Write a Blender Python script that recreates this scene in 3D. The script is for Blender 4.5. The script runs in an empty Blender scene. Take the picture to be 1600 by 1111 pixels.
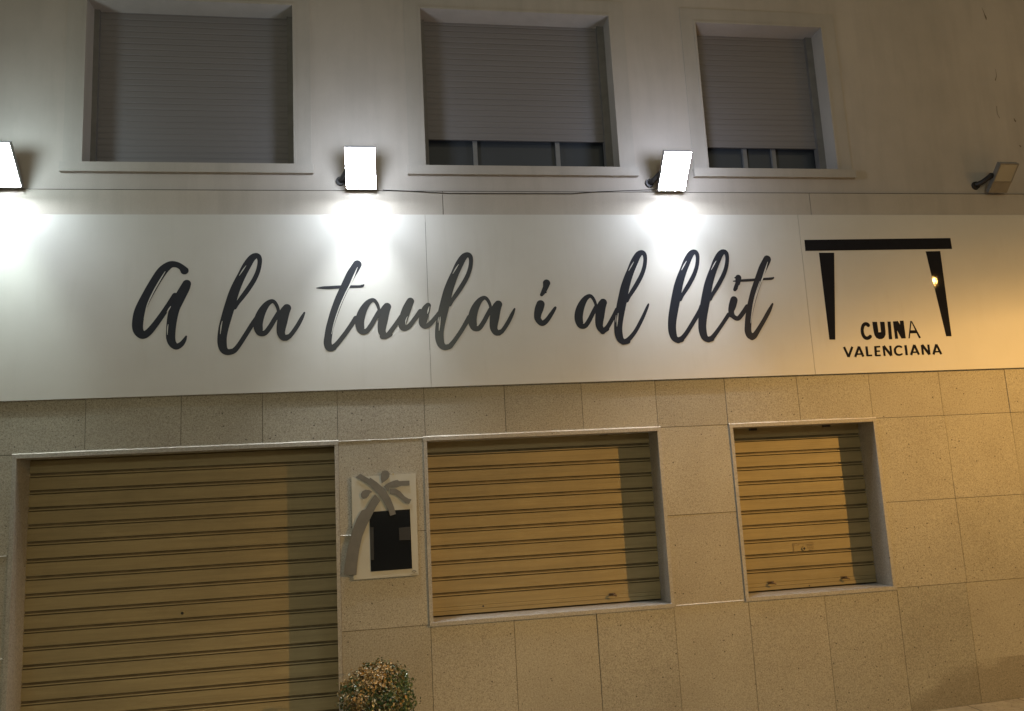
import bpy, bmesh, math, random
from mathutils import Vector, Matrix
random.seed(7)
C = bpy.context.scene

# ------------------------------------------------------------------ camera
D = 5.5            # distance of the lens from the facade, metres
ZC = 1.80          # height of the lens above the pavement
LSIGN = -1.0
F, YAW, PIT, ROL = 1274.64, -0.161685, 0.157158, 0.0527596
def rot():
    a = Matrix.Rotation(YAW, 3, 'Z'); b = Matrix.Rotation(PIT, 3, 'X'); c = Matrix.Rotation(ROL, 3, 'Y')
    return a @ b @ c
RM = rot()
cam_d = bpy.data.cameras.new('camera'); cam = bpy.data.objects.new('camera', cam_d)
C.collection.objects.link(cam); C.camera = cam
cam_d.sensor_fit = 'HORIZONTAL'; cam_d.sensor_width = 36.0; cam_d.lens = F / 1600 * 36
cam_d.clip_start = 0.05; cam_d.clip_end = 500
m = Matrix.Identity(4)
right, fwd, up = RM.col[0], RM.col[1], RM.col[2]
for i in range(3):
    m[i][0] = right[i]; m[i][1] = up[i]; m[i][2] = -fwd[i]
m[0][3], m[1][3], m[2][3] = 0, -D, ZC
cam.matrix_world = m
def P(px, py, y=0.0):
    """point of the real facade plane at depth y that was measured at that place of the photo"""
    d = RM @ Vector(((px - 800) / F, 1.0, -(py - 555.5) / F))
    k = (D + y) / d.y
    return d.x * k, d.z * k + ZC

# ------------------------------------------------------------------ world, lamps, exposure
w = bpy.data.worlds.new('World'); C.world = w; w.use_nodes = True
bg = w.node_tree.nodes['Background']
bg.inputs[0].default_value = (1.0, 0.88, 0.62, 1); bg.inputs[1].default_value = 0.15
C.render.engine = 'CYCLES'
C.render.resolution_x = 1024; C.render.resolution_y = 711
C.view_settings.view_transform = 'Standard'; C.view_settings.look = 'None'
C.view_settings.exposure = 0; C.view_settings.gamma = 1
def light(name, kind, loc, aim, energy, color, **kw):
    d = bpy.data.lights.new(name, kind); o = bpy.data.objects.new(name, d); C.collection.objects.link(o)
    o.location = loc; o.rotation_euler = (Vector(aim) - Vector(loc)).to_track_quat('-Z', 'Y').to_euler()
    d.energy = energy; d.color = color
    for k, v in kw.items(): setattr(d, k, v)
    return o
# sodium street lantern up the street, to the right of the picture
sl = light('street_lantern_light', 'POINT', (8.0, -5.1, ZC + 2.62), (8.0, -5.05, 0), 2050, (1.0, 0.53, 0.13), shadow_soft_size=0.035)
sl.rotation_euler = (0, 0, 0)
sl.data.use_nodes = True; nt = sl.data.node_tree                 # photometric curve of a street lantern: strongest 15-25 degrees below the horizon
em = nt.nodes['Emission']; tcn = nt.nodes.new('ShaderNodeTexCoord'); sp = nt.nodes.new('ShaderNodeSeparateXYZ'); rp = nt.nodes.new('ShaderNodeMapRange')
crv = nt.nodes.new('ShaderNodeFloatCurve'); rp.inputs[1].default_value = LSIGN * -0.3; rp.inputs[2].default_value = LSIGN * 1.0
nt.links.new(tcn.outputs['Normal'], sp.inputs[0]); nt.links.new(sp.outputs[2], rp.inputs[0]); nt.links.new(rp.outputs[0], crv.inputs['Value']); az = nt.nodes.new('ShaderNodeMapRange'); az.interpolation_type = 'SMOOTHSTEP'; ab = nt.nodes.new('ShaderNodeMath'); ab.operation = 'ABSOLUTE'; nt.links.new(sp.outputs[0], ab.inputs[0])
az.inputs[1].default_value = 0.76; az.inputs[2].default_value = 0.88; az.inputs[3].default_value = 1.0; az.inputs[4].default_value = 0.35; nt.links.new(ab.outputs[0], az.inputs[0])   # weaker along the wall
mu = nt.nodes.new('ShaderNodeMath'); mu.operation = 'MULTIPLY'; nt.links.new(crv.outputs[0], mu.inputs[0]); nt.links.new(az.outputs[0], mu.inputs[1]); nt.links.new(mu.outputs[0], em.inputs['Strength'])
cc = crv.mapping.curves[0]
pts_ = [(-0.3, .03), (0.0, .04), (0.09, .035), (0.177, .16), (0.205, .28), (0.23, .47), (0.275, .84), (0.34, 0.98), (0.45, .72), (0.53, .54), (0.7, .44), (1.0, .4)]
pts_ = [((a + 0.3) / 1.3, b) for a, b in pts_]
for i, (a, b) in enumerate(pts_):
    if i == 0: cc.points[0].location = (a, b)
    elif i == len(pts_) - 1: cc.points[-1].location = (a, b)
    else: cc.points.new(a, b)
crv.mapping.update()
# unseen fill light added in front of the facade, behind the camera
light('front_fill_light', 'POINT', (0.5, -14.0, 5.2), (0, 0, 0), 560, (1.0, 0.96, 0.68), shadow_soft_size=0.5)

# ------------------------------------------------------------------ helpers
def link(name, me, parent=None):
    o = bpy.data.objects.new(name, me); C.collection.objects.link(o)
    if parent: o.parent = parent
    return o
def empty(name, loc=(0, 0, 0)):
    o = bpy.data.objects.new(name, None); C.collection.objects.link(o); o.location = loc
    o.empty_display_size = 0.1
    return o
def tag(o, label=None, cat=None, group=None, kind=None):
    if label: o['label'] = label
    if cat: o['category'] = cat
    if group: o['group'] = group
    if kind: o['kind'] = kind
    return o
def box(bm, x0, x1, y0, y1, z0, z1, mi=0, skew=0):
    vs = [bm.verts.new(p) for p in ((x0,y0,z0),(x1,y0,z0),(x1,y1,z0),(x0,y1,z0),(x0,y0,z1),(x1,y0,z1),(x1,y1,z1),(x0,y1,z1))]
    fs = []
    for q in ((0,3,2,1),(4,5,6,7),(0,1,5,4),(1,2,6,5),(2,3,7,6),(3,0,4,7)):
        f = bm.faces.new([vs[i] for i in q]); f.material_index = mi; fs.append(f)
    return vs, fs
def build(name, bm, mats, parent=None, bevel=0, smooth=False, loc=None):
    if bevel:
        es = [e for e in bm.edges if len(e.link_faces) == 2 and e.calc_face_angle(0) > 0.5]
        bmesh.ops.bevel(bm, geom=es, offset=bevel, segments=2, affect='EDGES', profile=0.5)
    bmesh.ops.recalc_face_normals(bm, faces=bm.faces)
    if parent is not None:                                    # keep parts in their thing's own space
        off = parent.location.copy(); pp = parent.parent
        while pp: off += pp.location; pp = pp.parent
        bmesh.ops.translate(bm, verts=bm.verts, vec=-off)
    me = bpy.data.meshes.new(name); bm.to_mesh(me); bm.free()
    for mt in (mats if isinstance(mats, (list, tuple)) else [mats]): me.materials.append(mt)
    if smooth:
        for p in me.polygons: p.use_smooth = True
    return link(name, me, parent)
def cyl(bm, p0, p1, r0, r1=None, n=16, mi=0):
    r1 = r0 if r1 is None else r1
    p0, p1 = Vector(p0), Vector(p1); d = (p1 - p0).normalized()
    a = d.orthogonal().normalized(); b = d.cross(a)
    A = [bm.verts.new(p0 + (a * math.cos(t) + b * math.sin(t)) * r0) for t in [i * 2 * math.pi / n for i in range(n)]]
    B = [bm.verts.new(p1 + (a * math.cos(t) + b * math.sin(t)) * r1) for t in [i * 2 * math.pi / n for i in range(n)]]
    for i in range(n):
        j = (i + 1) % n; f = bm.faces.new((A[i], A[j], B[j], B[i])); f.material_index = mi
    bm.faces.new(A[::-1]).material_index = mi; bm.faces.new(B).material_index = mi
def tube(bm, pts, r, n=8):
    rings = []
    for i, p in enumerate(pts):
        p = Vector(p); d = (Vector(pts[min(i + 1, len(pts) - 1)]) - Vector(pts[max(i - 1, 0)])).normalized()
        a = d.cross(Vector((0, 1, 0.01))).normalized(); b = d.cross(a)
        rings.append([bm.verts.new(p + (a * math.cos(t) + b * math.sin(t)) * r) for t in [k * 2 * math.pi / n for k in range(n)]])
    for A, B in zip(rings, rings[1:]):
        for i in range(n): bm.faces.new((A[i], A[(i + 1) % n], B[(i + 1) % n], B[i]))
    bm.faces.new(rings[0][::-1]); bm.faces.new(rings[-1])
def sheet_with_holes(bm, x0, x1, z0, z1, y, holes, mi=0, step=None):
    xs = sorted({x0, x1, *[h[0] for h in holes], *[h[1] for h in holes]}); zs = sorted({z0, z1, *[h[2] for h in holes], *[h[3] for h in holes]})
    vs = {}
    V = lambda a, b: vs.setdefault((a, b), None) or vs.__setitem__((a, b), bm.verts.new((a, y, b))) or vs[(a, b)]
    for a, b in zip(xs, xs[1:]):
        for c, d in zip(zs, zs[1:]):
            mx, mz = (a + b) / 2, (c + d) / 2
            if any(h[0] < mx < h[1] and h[2] < mz < h[3] for h in holes): continue
            bm.faces.new((V(a, c), V(b, c), V(b, d), V(a, d))).material_index = mi

# ------------------------------------------------------------------ materials
class N:
    def __init__(s, name):
        s.m = bpy.data.materials.new(name); s.m.use_nodes = True; s.t = s.m.node_tree
        s.b = s.t.nodes['Principled BSDF']
    def n(s, t, **kw):
        x = s.t.nodes.new(t)
        for k, v in kw.items():
            if k.startswith('i_'): x.inputs[k[2:].replace('_', ' ')].default_value = v
            else: setattr(x, k, v)
        return x
    def l(s, a, b): s.t.links.new(a, b)
    def pos(s):
        return s.n('ShaderNodeNewGeometry').outputs['Position']
    def noise(s, vec, scale, detail=4, rough=0.5, dim=None):
        x = s.n('ShaderNodeTexNoise'); x.inputs['Scale'].default_value = scale; x.inputs['Detail'].default_value = detail
        x.inputs['Roughness'].default_value = rough; s.l(vec, x.inputs['Vector']); return x.outputs['Fac']
    def ramp(s, fac, stops, interp='LINEAR'):
        r = s.n('ShaderNodeValToRGB'); s.l(fac, r.inputs[0]); cr = r.color_ramp; cr.interpolation = interp
        while len(cr.elements) < len(stops): cr.elements.new(0.5)
        for e, (p, c) in zip(cr.elements, stops):
            e.position = p; e.color = (c, c, c, 1) if isinstance(c, (int, float)) else (*c, 1)
        return r.outputs[0]
    def mix(s, fac, a, b, mode='MIX'):
        x = s.n('ShaderNodeMix', data_type='RGBA', blend_type=mode)
        for inp, v in ((x.inputs[0], fac), (x.inputs[6], a), (x.inputs[7], b)):
            if hasattr(v, 'links'): s.l(v, inp)
            elif isinstance(v, (int, float)): inp.default_value = v
            else: inp.default_value = (*v, 1)
        return x.outputs[2]
    def bump(s, h, strength, dist=0.01):
        x = s.n('ShaderNodeBump'); x.inputs['Strength'].default_value = strength; x.inputs['Distance'].default_value = dist
        s.l(h, x.inputs['Height']); s.l(x.outputs[0], s.b.inputs['Normal'])
    def scale(s, vec, v):
        x = s.n('ShaderNodeVectorMath', operation='MULTIPLY'); s.l(vec, x.inputs[0]); x.inputs[1].default_value = v; return x.outputs[0]
def simple(name, col, rough=0.6, metal=0, var=0.15, nscale=12, bump=0.0, spec=None, stretch=None):
    k = N(name); p = k.pos()
    if stretch: p = k.scale(p, stretch)
    f = k.noise(p, nscale, 6, 0.6)
    lo = [c * (1 - var) for c in col]; hi = [min(1, c * (1 + var)) for c in col]
    k.l(k.ramp(f, [(0.3, lo), (0.7, hi)]), k.b.inputs['Base Color'])
    k.b.inputs['Roughness'].default_value = rough; k.b.inputs['Metallic'].default_value = metal
    if spec is not None: k.b.inputs['Specular IOR Level'].default_value = spec
    if bump: k.bump(f, bump, 0.003)
    return k.m

def stone_mat(name='speckled_stone', base=(0.41, 0.39, 0.325), tone=True, speck=1.0):
    k = N(name); p = k.pos()
    col = k.mix(k.ramp(k.noise(p, 85, 6, 0.85), [(0.38, 0), (0.62, 1)]), tuple(c * 0.72 for c in base), tuple(c * 1.26 for c in base))
    # fine grains, dark and pale
    g = k.noise(p, 210, 3, 0.7)
    col = k.mix(k.ramp(g, [(0.54, 0), (0.64, 0.65 * speck)]), col, (0.12, 0.095, 0.075))
    col = k.mix(k.ramp(g, [(0.32, 0.7 * speck), (0.44, 0)]), col, (0.60, 0.57, 0.52))
    # larger dark chips, sparse
    v = k.n('ShaderNodeTexVoronoi', feature='F1'); v.inputs['Scale'].default_value = 52; v.inputs['Randomness'].default_value = 1
    k.l(k.scale(p, (1, 1, 1.3)), v.inputs['Vector'])
    near = k.ramp(v.outputs['Distance'], [(0.12, 1), (0.22, 0)])
    sep = k.n('ShaderNodeSeparateColor'); k.l(v.outputs['Color'], sep.inputs[0])
    pick = k.ramp(sep.outputs[0], [(0.70, 0), (0.74, 1)])
    mm = k.n('ShaderNodeMath', operation='MULTIPLY'); k.l(near, mm.inputs[0]); k.l(pick, mm.inputs[1])
    mm2 = k.n('ShaderNodeMath', operation='MULTIPLY'); k.l(mm.outputs[0], mm2.inputs[0]); mm2.inputs[1].default_value = 0.75 * speck
    col = k.mix(mm2.outputs[0], col, (0.07, 0.055, 0.045))
    v2 = k.n('ShaderNodeTexVoronoi', feature='F1'); v2.inputs['Scale'].default_value = 17; k.l(p, v2.inputs['Vector'])
    sp2 = k.n('ShaderNodeSeparateColor'); k.l(v2.outputs['Color'], sp2.inputs[0])
    m3 = k.n('ShaderNodeMath', operation='MULTIPLY'); k.l(k.ramp(v2.outputs['Distance'], [(0.06, 1), (0.10, 0)]), m3.inputs[0]); k.l(k.ramp(sp2.outputs[1], [(0.86, 0), (0.87, 0.9)]), m3.inputs[1])
    col = k.mix(m3.outputs[0], col, (0.03, 0.025, 0.02))
    # slow grime
    col = k.mix(k.ramp(k.noise(p, 1.7, 5, 0.65), [(0.42, 0.0), (0.72, 0.28)]), col, (0.20, 0.17, 0.13))
    if tone:
        a = k.n('ShaderNodeAttribute', attribute_name='tone')
        col = k.mix(1.0, col, a.outputs['Color'], 'MULTIPLY')
        # rising damp: the lowest tiles at the right are stained, each up to its own ragged height
        s = k.n('ShaderNodeSeparateXYZ'); k.l(p, s.inputs[0])
        def mth(op, a_, b_):
            x = k.n('ShaderNodeMath', operation=op)
            for i, v_ in enumerate((a_, b_)):
                if hasattr(v_, 'links'): k.l(v_, x.inputs[i])
                else: x.inputs[i].default_value = v_
            return x.outputs[0]
        wob = mth('MULTIPLY', mth('SUBTRACT', k.noise(p, 3.2, 4, 0.6), 0.5), 0.42)
        h1 = mth('ADD', mth('MULTIPLY', mth('SUBTRACT', s.outputs[0], 3.57), 0.32), 0.25)    # stain top height rises to the right
        zz = mth('ADD', s.outputs[2], wob)
        below = mth('MULTIPLY', mth('SUBTRACT', h1, zz), 9.0)
        cl = k.n('ShaderNodeClamp'); k.l(below, cl.inputs[0])
        rgt = mth('GREATER_THAN', s.outputs[0], 3.575)
        top = mth('LESS_THAN', s.outputs[2], 0.405)
        st = mth('MULTIPLY', mth('MULTIPLY', cl.outputs[0], rgt), top)
        col = k.mix(mth('MULTIPLY', st, 0.36), col, (0.09, 0.065, 0.035))
    k.l(col, k.b.inputs['Base Color']); k.b.inputs['Roughness'].default_value = 0.62
    k.bump(k.noise(p, 160, 4, 0.7), 0.25, 0.002)
    return k.m
STONE = stone_mat()
TRIM = stone_mat('grey_granite_trim', (0.40, 0.385, 0.35), tone=False, speck=0.45)
MORTAR = simple('joint_mortar', (0.09, 0.078, 0.06), 0.9, var=0.3, nscale=40)

def plaster(name, col, bmp=0.35):
    k = N(name); p = k.pos()
    c = k.mix(k.ramp(k.noise(p, 1.1, 6, 0.62), [(0.35, 0), (0.7, 1)]), tuple(x * 0.88 for x in col), tuple(x * 1.08 for x in col))
    c = k.mix(k.ramp(k.noise(k.scale(p, (5, 5, 0.7)), 1.5, 5, 0.6), [(0.46, 0), (0.75, 0.38)]), c, tuple(x * 0.7 for x in col))
    c = k.mix(k.ramp(k.noise(p, 240, 3, 0.7), [(0.4, 0.0), (0.75, 0.22)]), c, tuple(x * 0.55 for x in col))
    k.l(c, k.b.inputs['Base Color']); k.b.inputs['Roughness'].default_value = 0.88
    k.bump(k.noise(p, 130, 5, 0.75), bmp, 0.003)
    return k.m
PLASTER = plaster('painted_render', (0.50, 0.46, 0.42))
SURR = plaster('smooth_window_render', (0.46, 0.43, 0.395), 0.2)
BAND = plaster('cladding_band_paint', (0.50, 0.46, 0.41), 0.12)
CRACK = simple('crack_dirt', (0.20, 0.165, 0.12), 0.95)

def sign_mat():
    k = N('white_sign_panel'); p = k.pos()
    c = k.mix(k.ramp(k.noise(p, 0.9, 5, 0.6), [(0.3, 0), (0.75, 1)]), (0.58, 0.575, 0.55), (0.66, 0.655, 0.63))
    c = k.mix(k.ramp(k.noise(k.scale(p, (6, 1, 0.8)), 2.0, 4, 0.6), [(0.55, 0), (0.8, 0.16)]), c, (0.45, 0.43, 0.38))
    k.l(c, k.b.inputs['Base Color']); k.b.inputs['Roughness'].default_value = 0.46
    k.b.inputs['Specular IOR Level'].default_value = 0.35
    k.bump(k.noise(p, 2.2, 3, 0.5), 0.18, 0.02)
    return k.m
SIGN = sign_mat()
VINYL = simple('charcoal_vinyl', (0.022, 0.026, 0.038), 0.30, var=0.1, nscale=5, bump=0.15, spec=0.35)
VINYLB = simple('glossy_black_vinyl', (0.018, 0.018, 0.022), 0.02, var=0.1, nscale=20, bump=0.05, spec=0.05)
def shutter_mat(name, col, rough=0.45):
    k = N(name); p = k.pos()
    c = k.mix(k.ramp(k.noise(k.scale(p, (0.6, 1, 14)), 3.0, 5, 0.6), [(0.3, 0), (0.7, 1)]), tuple(x * 0.86 for x in col), tuple(x * 1.1 for x in col))
    c = k.mix(k.ramp(k.noise(p, 1.4, 6, 0.7), [(0.42, 0.0), (0.72, 0.5)]), c, tuple(x * 0.62 for x in col))
    c = k.mix(k.ramp(k.noise(k.scale(p, (9, 1, 1)), 14, 3, 0.7), [(0.68, 0), (0.78, 0.4)]), c, tuple(x * 0.5 for x in col))
    k.l(c, k.b.inputs['Base Color']); k.b.inputs['Roughness'].default_value = rough
    k.b.inputs['Specular IOR Level'].default_value = 0.4
    wv = k.n('ShaderNodeTexWave', wave_type='BANDS', bands_direction='Z', wave_profile='SIN'); wv.inputs['Scale'].default_value = 20.5
    wv.inputs['Distortion'].default_value = 0; k.l(p, wv.inputs['Vector'])
    k.bump(k.ramp(wv.outputs['Fac'], [(0.0, 0), (0.12, 1)]), 0.22, 0.0015)
    return k.m
SHUT = shutter_mat('tan_shutter_paint', (0.34, 0.278, 0.15))
GROOVE_SHADE = simple('groove_shade', (0.19, 0.15, 0.085), 0.85, var=0.3, nscale=9)  # shade of the slat grooves, painted as a darker colour
BLIND = simple('dark_grey_blind', (0.195, 0.185, 0.19), 0.7, var=0.06, nscale=3, stretch=(0.3, 1, 25))
GUIDE = simple('blind_guide_rail', (0.16, 0.155, 0.15), 0.6)
DARKMETAL = simple('dark_metal', (0.035, 0.034, 0.036), 0.45, 0.4)
LATCH = simple('brown_latch_metal', (0.13, 0.09, 0.055), 0.5, 0.3)
STEEL = simple('worn_steel', (0.35, 0.33, 0.30), 0.35, 0.9)
HOUSING = simple('grey_lamp_housing', (0.25, 0.245, 0.24), 0.45, 0.3)
RUBBER = simple('black_cable_rubber', (0.03, 0.028, 0.028), 0.7)
def glass_mat(name, col, rough=0.08):
    k = N(name); k.l(k.ramp(k.noise(k.pos(), 2, 3), [(0.3, tuple(c * 0.8 for c in col)), (0.7, col)]), k.b.inputs['Base Color'])
    k.b.inputs['Roughness'].default_value = rough; k.b.inputs['IOR'].default_value = 1.5
    k.b.inputs['Coat Weight'].default_value = 0.5
    return k.m
PANE = glass_mat('dark_window_glass', (0.06, 0.068, 0.078))
LENS_OFF = glass_mat('unlit_lamp_glass', (0.42, 0.41, 0.37), 0.25)
def emis(name, col, s):
    k = N(name); k.b.inputs['Base Color'].default_value = (0.9, 0.9, 0.9, 1)
    k.b.inputs['Emission Color'].default_value = (*col, 1); k.b.inputs['Emission Strength'].default_value = s
    return k.m
LENS_ON = emis('lit_lamp_glass', (0.88, 0.94, 1.0), 120)
ACRYL = simple('frosted_acrylic_board', (0.50, 0.50, 0.45), 0.35, var=0.06, nscale=6)
PALM = simple('grey_satin_cutout', (0.155, 0.15, 0.138), 0.4, var=0.1, nscale=20)
MENU = glass_mat('black_menu_glass', (0.010, 0.012, 0.016), 0.12)
PAPER = simple('dim_paper', (0.028, 0.030, 0.033), 0.7)
POT = simple('white_glazed_pot', (0.75, 0.73, 0.68), 0.35, var=0.06)
SOIL = simple('potting_soil', (0.03, 0.022, 0.015), 0.95, bump=0.8, nscale=60)
BARK = simple('shrub_bark', (0.10, 0.07, 0.045), 0.9, nscale=60)
def paving(name, col, tile=0.4):
    k = N(name); p = k.pos()
    br = k.n('ShaderNodeTexBrick'); br.offset = 0.0; br.inputs['Scale'].default_value = 1.0; br.inputs['Brick Width'].default_value = tile; br.inputs['Row Height'].default_value = tile
    br.inputs['Mortar Size'].default_value = 0.006; k.l(p, br.inputs['Vector'])
    br.inputs['Color1'].default_value = (*col, 1); br.inputs['Color2'].default_value = (*[c * 0.85 for c in col], 1); br.inputs['Mortar'].default_value = (*[c * 0.35 for c in col], 1)
    c = k.mix(k.ramp(k.noise(p, 9, 6, 0.7), [(0.40, 0), (0.72, 0.6)]), br.outputs['Color'], tuple(x * 0.45 for x in col))
    c = k.mix(k.ramp(k.noise(p, 60, 3, 0.7), [(0.60, 0), (0.68, 0.8)]), c, (0.04, 0.03, 0.02))
    k.l(c, k.b.inputs['Base Color']); k.b.inputs['Roughness'].default_value = 0.85
    k.bump(k.noise(p, 90, 4, 0.7), 0.4, 0.004); return k.m
PAVE = paving('pavement_slabs', (0.50, 0.43, 0.29))
ASPH = simple('asphalt', (0.05, 0.05, 0.05), 0.9, var=0.3, nscale=80, bump=0.6)
KERB = simple('kerb_concrete', (0.30, 0.28, 0.25), 0.85, nscale=20)

# ------------------------------------------------------------------ the setting: ground
SL = 0.0274
gz = lambda x: SL * x - 0.004
def ground(name, x0, x1, y0, y1, dz, mt, thick=0):
    bm = bmesh.new()
    vs = [bm.verts.new((x, y, gz(x) + dz)) for x, y in ((x0, y0), (x1, y0), (x1, y1), (x0, y1))]
    bm.faces.new(vs)
    if thick:
        r = bmesh.ops.extrude_face_region(bm, geom=bm.faces[:]); bmesh.ops.translate(bm, verts=[v for v in r['geom'] if isinstance(v, bmesh.types.BMVert)], vec=(0, 0, -thick))
    o = build(name, bm, mt); tag(o, kind='structure'); return o
ground('pavement', -40, 40, -6.6, 0.5, 0, PAVE)
ground('kerb', -40, 40, -6.75, -6.6, 0.0, KERB, 0.2)
ground('road', -60, 60, -80, -6.75, -0.13, ASPH)
ground('ground', -80, 80, -90, 60, -0.30, ASPH)

# ------------------------------------------------------------------ the building
BX0, BX1 = -7.5, 12.0
zz = lambda v: ZC + v * D
Z_JOINT = zz(0.0625); Z_SIGN0 = zz(0.1235); Z_BAND0 = zz(0.335); Z_BAND1 = zz(0.3752)
bld = tag(empty('building', (2.0, 0, 0)), 'two storey building front at night, speckled stone tiles below and beige render above', 'building')

DOOR = (P(20, 800)[0] + 0.012, P(525.5, 850)[0], -0.6, zz(0.0583))
WA = (P(674.5, 900)[0], P(1026.4, 672)[0], zz(-0.1545), zz(0.0583))
WB = (P(1146.5, 690)[0] + 0.0, P(1363.5, 659)[0], zz(-0.1545), zz(0.0583))
TR = 0.024                                # thickness of the stone lining
grow = lambda h, t=TR: (h[0] - t, h[1] + t, h[2] - t, h[3] + t)
holes = [grow(DOOR), grow(WA), grow(WB)]

# wall behind the tiles (the joints show it) and the solid core of the building
bm = bmesh.new(); sheet_with_holes(bm, BX0, BX1, -0.9, Z_BAND1, 0.006, holes)
build('joint_backing', bm, MORTAR, bld)
bm = bmesh.new(); box(bm, BX0, BX1, 0.42, 3.0, -0.9, 7.2); build('wall_core', bm, PLASTER, bld)

# tiles
bm = bmesh.new(); tone = bm.loops.layers.color.new('tone')
def tile(x0, x1, z0, z1):
    g = 0.0016
    x0 += g; x1 -= g; z0 += g; z1 -= g
    if x1 - x0 < 0.01 or z1 - z0 < 0.01: return
    f0 = 0.0 - random.uniform(0, 0.0035)
    vs, fs = box(bm, x0, x1, f0, 0.012, z0, z1)
    t = random.uniform(-1, 1) * 0.0012; s = random.uniform(-1, 1) * 0.0008
    for v in vs:
        if v.co.y < 0.006: v.co.y += (t if v.co.z > (z0 + z1) / 2 else -t) + (s if v.co.x > (x0 + x1) / 2 else -s)
    k = random.uniform(0.96, 1.03); r = random.uniform(-0.008, 0.008)
    for f in fs:
        for l in f.loops: l[tone] = (k + r, k, k - r, 1)
def row(z0, z1, xs, skips=()):
    for a, b in zip(xs, xs[1:]):
        m_ = (a + b) / 2
        if any(s[0] < m_ < s[1] for s in skips): continue
        tile(a, b, z0, z1)
r0 = [-7.5, -6.9, -6.3, -5.75, -5.2, -4.65, -4.1, -3.55, -2.98, -2.42, -1.85, -1.276, -0.771, -0.2925, 0.281, 0.829, 1.3715, 1.9076, 2.4254, 2.981, 3.552, 4.124, 4.68, 5.23, 5.78, 6.33, 6.9, 7.5, 8.1, 8.7, 9.3, 9.9, 10.5, 11.2, 12.0]
row(Z_JOINT, zz(0.1705), r0)
dl, dr = holes[0][0], holes[0][1]; al, ar = holes[1][0], holes[1][1]; bl, br_ = holes[2][0], holes[2][1]
zr2 = zz(-0.0482); zr3 = zz(-0.1570); zr4 = 0.402; zr5 = -0.2
left = [-7.5, -6.9, -6.3, -5.75, -5.2, -4.65, -4.1, -3.55, -2.98, dl]
rightx = [br_, 4.127, 4.68, 5.23, 5.78, 6.33, 6.9, 7.5, 8.1, 8.7, 9.3, 9.9, 10.5, 11.2, 12.0]
for z1_, z0_ in ((Z_JOINT, zr2), (zr2, zr3)):
    row(z0_, z1_, left); row(z0_, z1_, [dr, al] if z0_ != zr3 else [dr, P(668, 880)[0], al]); row(z0_, z1_, [ar, bl]); row(z0_, z1_, rightx)
r3 = [dr, 0.2725, 0.8175, 1.3756, 1.916, 2.452, 3.016, 3.572, 4.118, 4.68, 5.23, 5.78, 6.33, 6.9, 7.5, 8.1, 8.7, 9.3, 9.9, 10.5, 11.2, 12.0]
for z1_, z0_ in ((zr3, zr5),):
    row(z0_, z1_, left); row(z0_, z1_, r3)
build('stone_cladding', bm, STONE, bld, bevel=0.0012)

# pale beads added above the lintels and along some joints to make bright lit edges
BEAD = simple('pale_highlight_bead', (0.62, 0.59, 0.52), 0.8, var=0.2, nscale=30)
def bead(x0, x1, z, h, y0=-0.0022, y1=0.004):
    bm = bmesh.new(); n = max(2, int((x1 - x0) / 0.12)); prev = None
    for i in range(n + 1):
        x = x0 + (x1 - x0) * i / n; hh = h * random.uniform(0.75, 1.15)
        cur = [bm.verts.new(p) for p in ((x, y0 - hh, z), (x, y0 + 0.001, z + hh * 1.1), (x, y1, z + hh), (x, y1, z))]
        if prev:
            for a in range(4): bm.faces.new((prev[a], prev[(a + 1) % 4], cur[(a + 1) % 4], cur[a]))
        prev = cur
    build('highlight_bead', bm, BEAD, bld)
for h_ in (DOOR, WA, WB): bead(h_[0] - TR - 0.003, h_[1] + TR + 0.003, h_[3] + TR + 0.0005, 0.0075)
bead(dr + 0.003, al - 0.003, Z_JOINT - 0.002, 0.0045); bead(ar + 0.01, bl - 0.01, zr3 - 0.002, 0.004)
bead(dr + 0.003, dr + 0.10, zr2 - 0.002, 0.004); bead(-3.0, dl - 0.01, zr2 - 0.002, 0.004); bead(-3.0, dl - 0.01, zr3 - 0.002, 0.004)

# upper wall with the three window holes
def frame_from(l, r, t, b): return (l, r, b, t)
W1 = (P(136, 15)[0] , P(456.8, 20)[0], zz(0.4100), P(456.8, 9)[1])
W2 = (P(658, 60)[0], P(950.5, 30)[0], zz(0.4100), P(950, 25.5)[1])
W3 = (P(1086, 36)[0], P(1282, 46)[0], zz(0.4100), P(1282, 43.9)[1])
bm = bmesh.new(); sheet_with_holes(bm, BX0, BX1, Z_BAND1 - 0.02, 7.2, 0.0, [W1, W2, W3])
build('upper_wall', bm, PLASTER, bld)
bm = bmesh.new()
bj = [-7.5, -5.2, -2.6, P(692, 320, -0.012)[0], P(1266, 320, -0.012)[0], 5.9, 8.7, 12.0]
for a, b in zip(bj, bj[1:]): box(bm, a + 0.0022, b - 0.0022, -0.014, 0.004, Z_BAND0, Z_BAND1)
build('cladding_band', bm, BAND, bld, bevel=0.0015)
bm = bmesh.new(); box(bm, BX0, BX1, -0.0155, -0.001, Z_BAND1 + 0.0005, Z_BAND1 + 0.004); build('ledge_shade_dirt', bm, MORTAR, bld)  # dark strip painted for the contact shadow and dirt above the band
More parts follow.
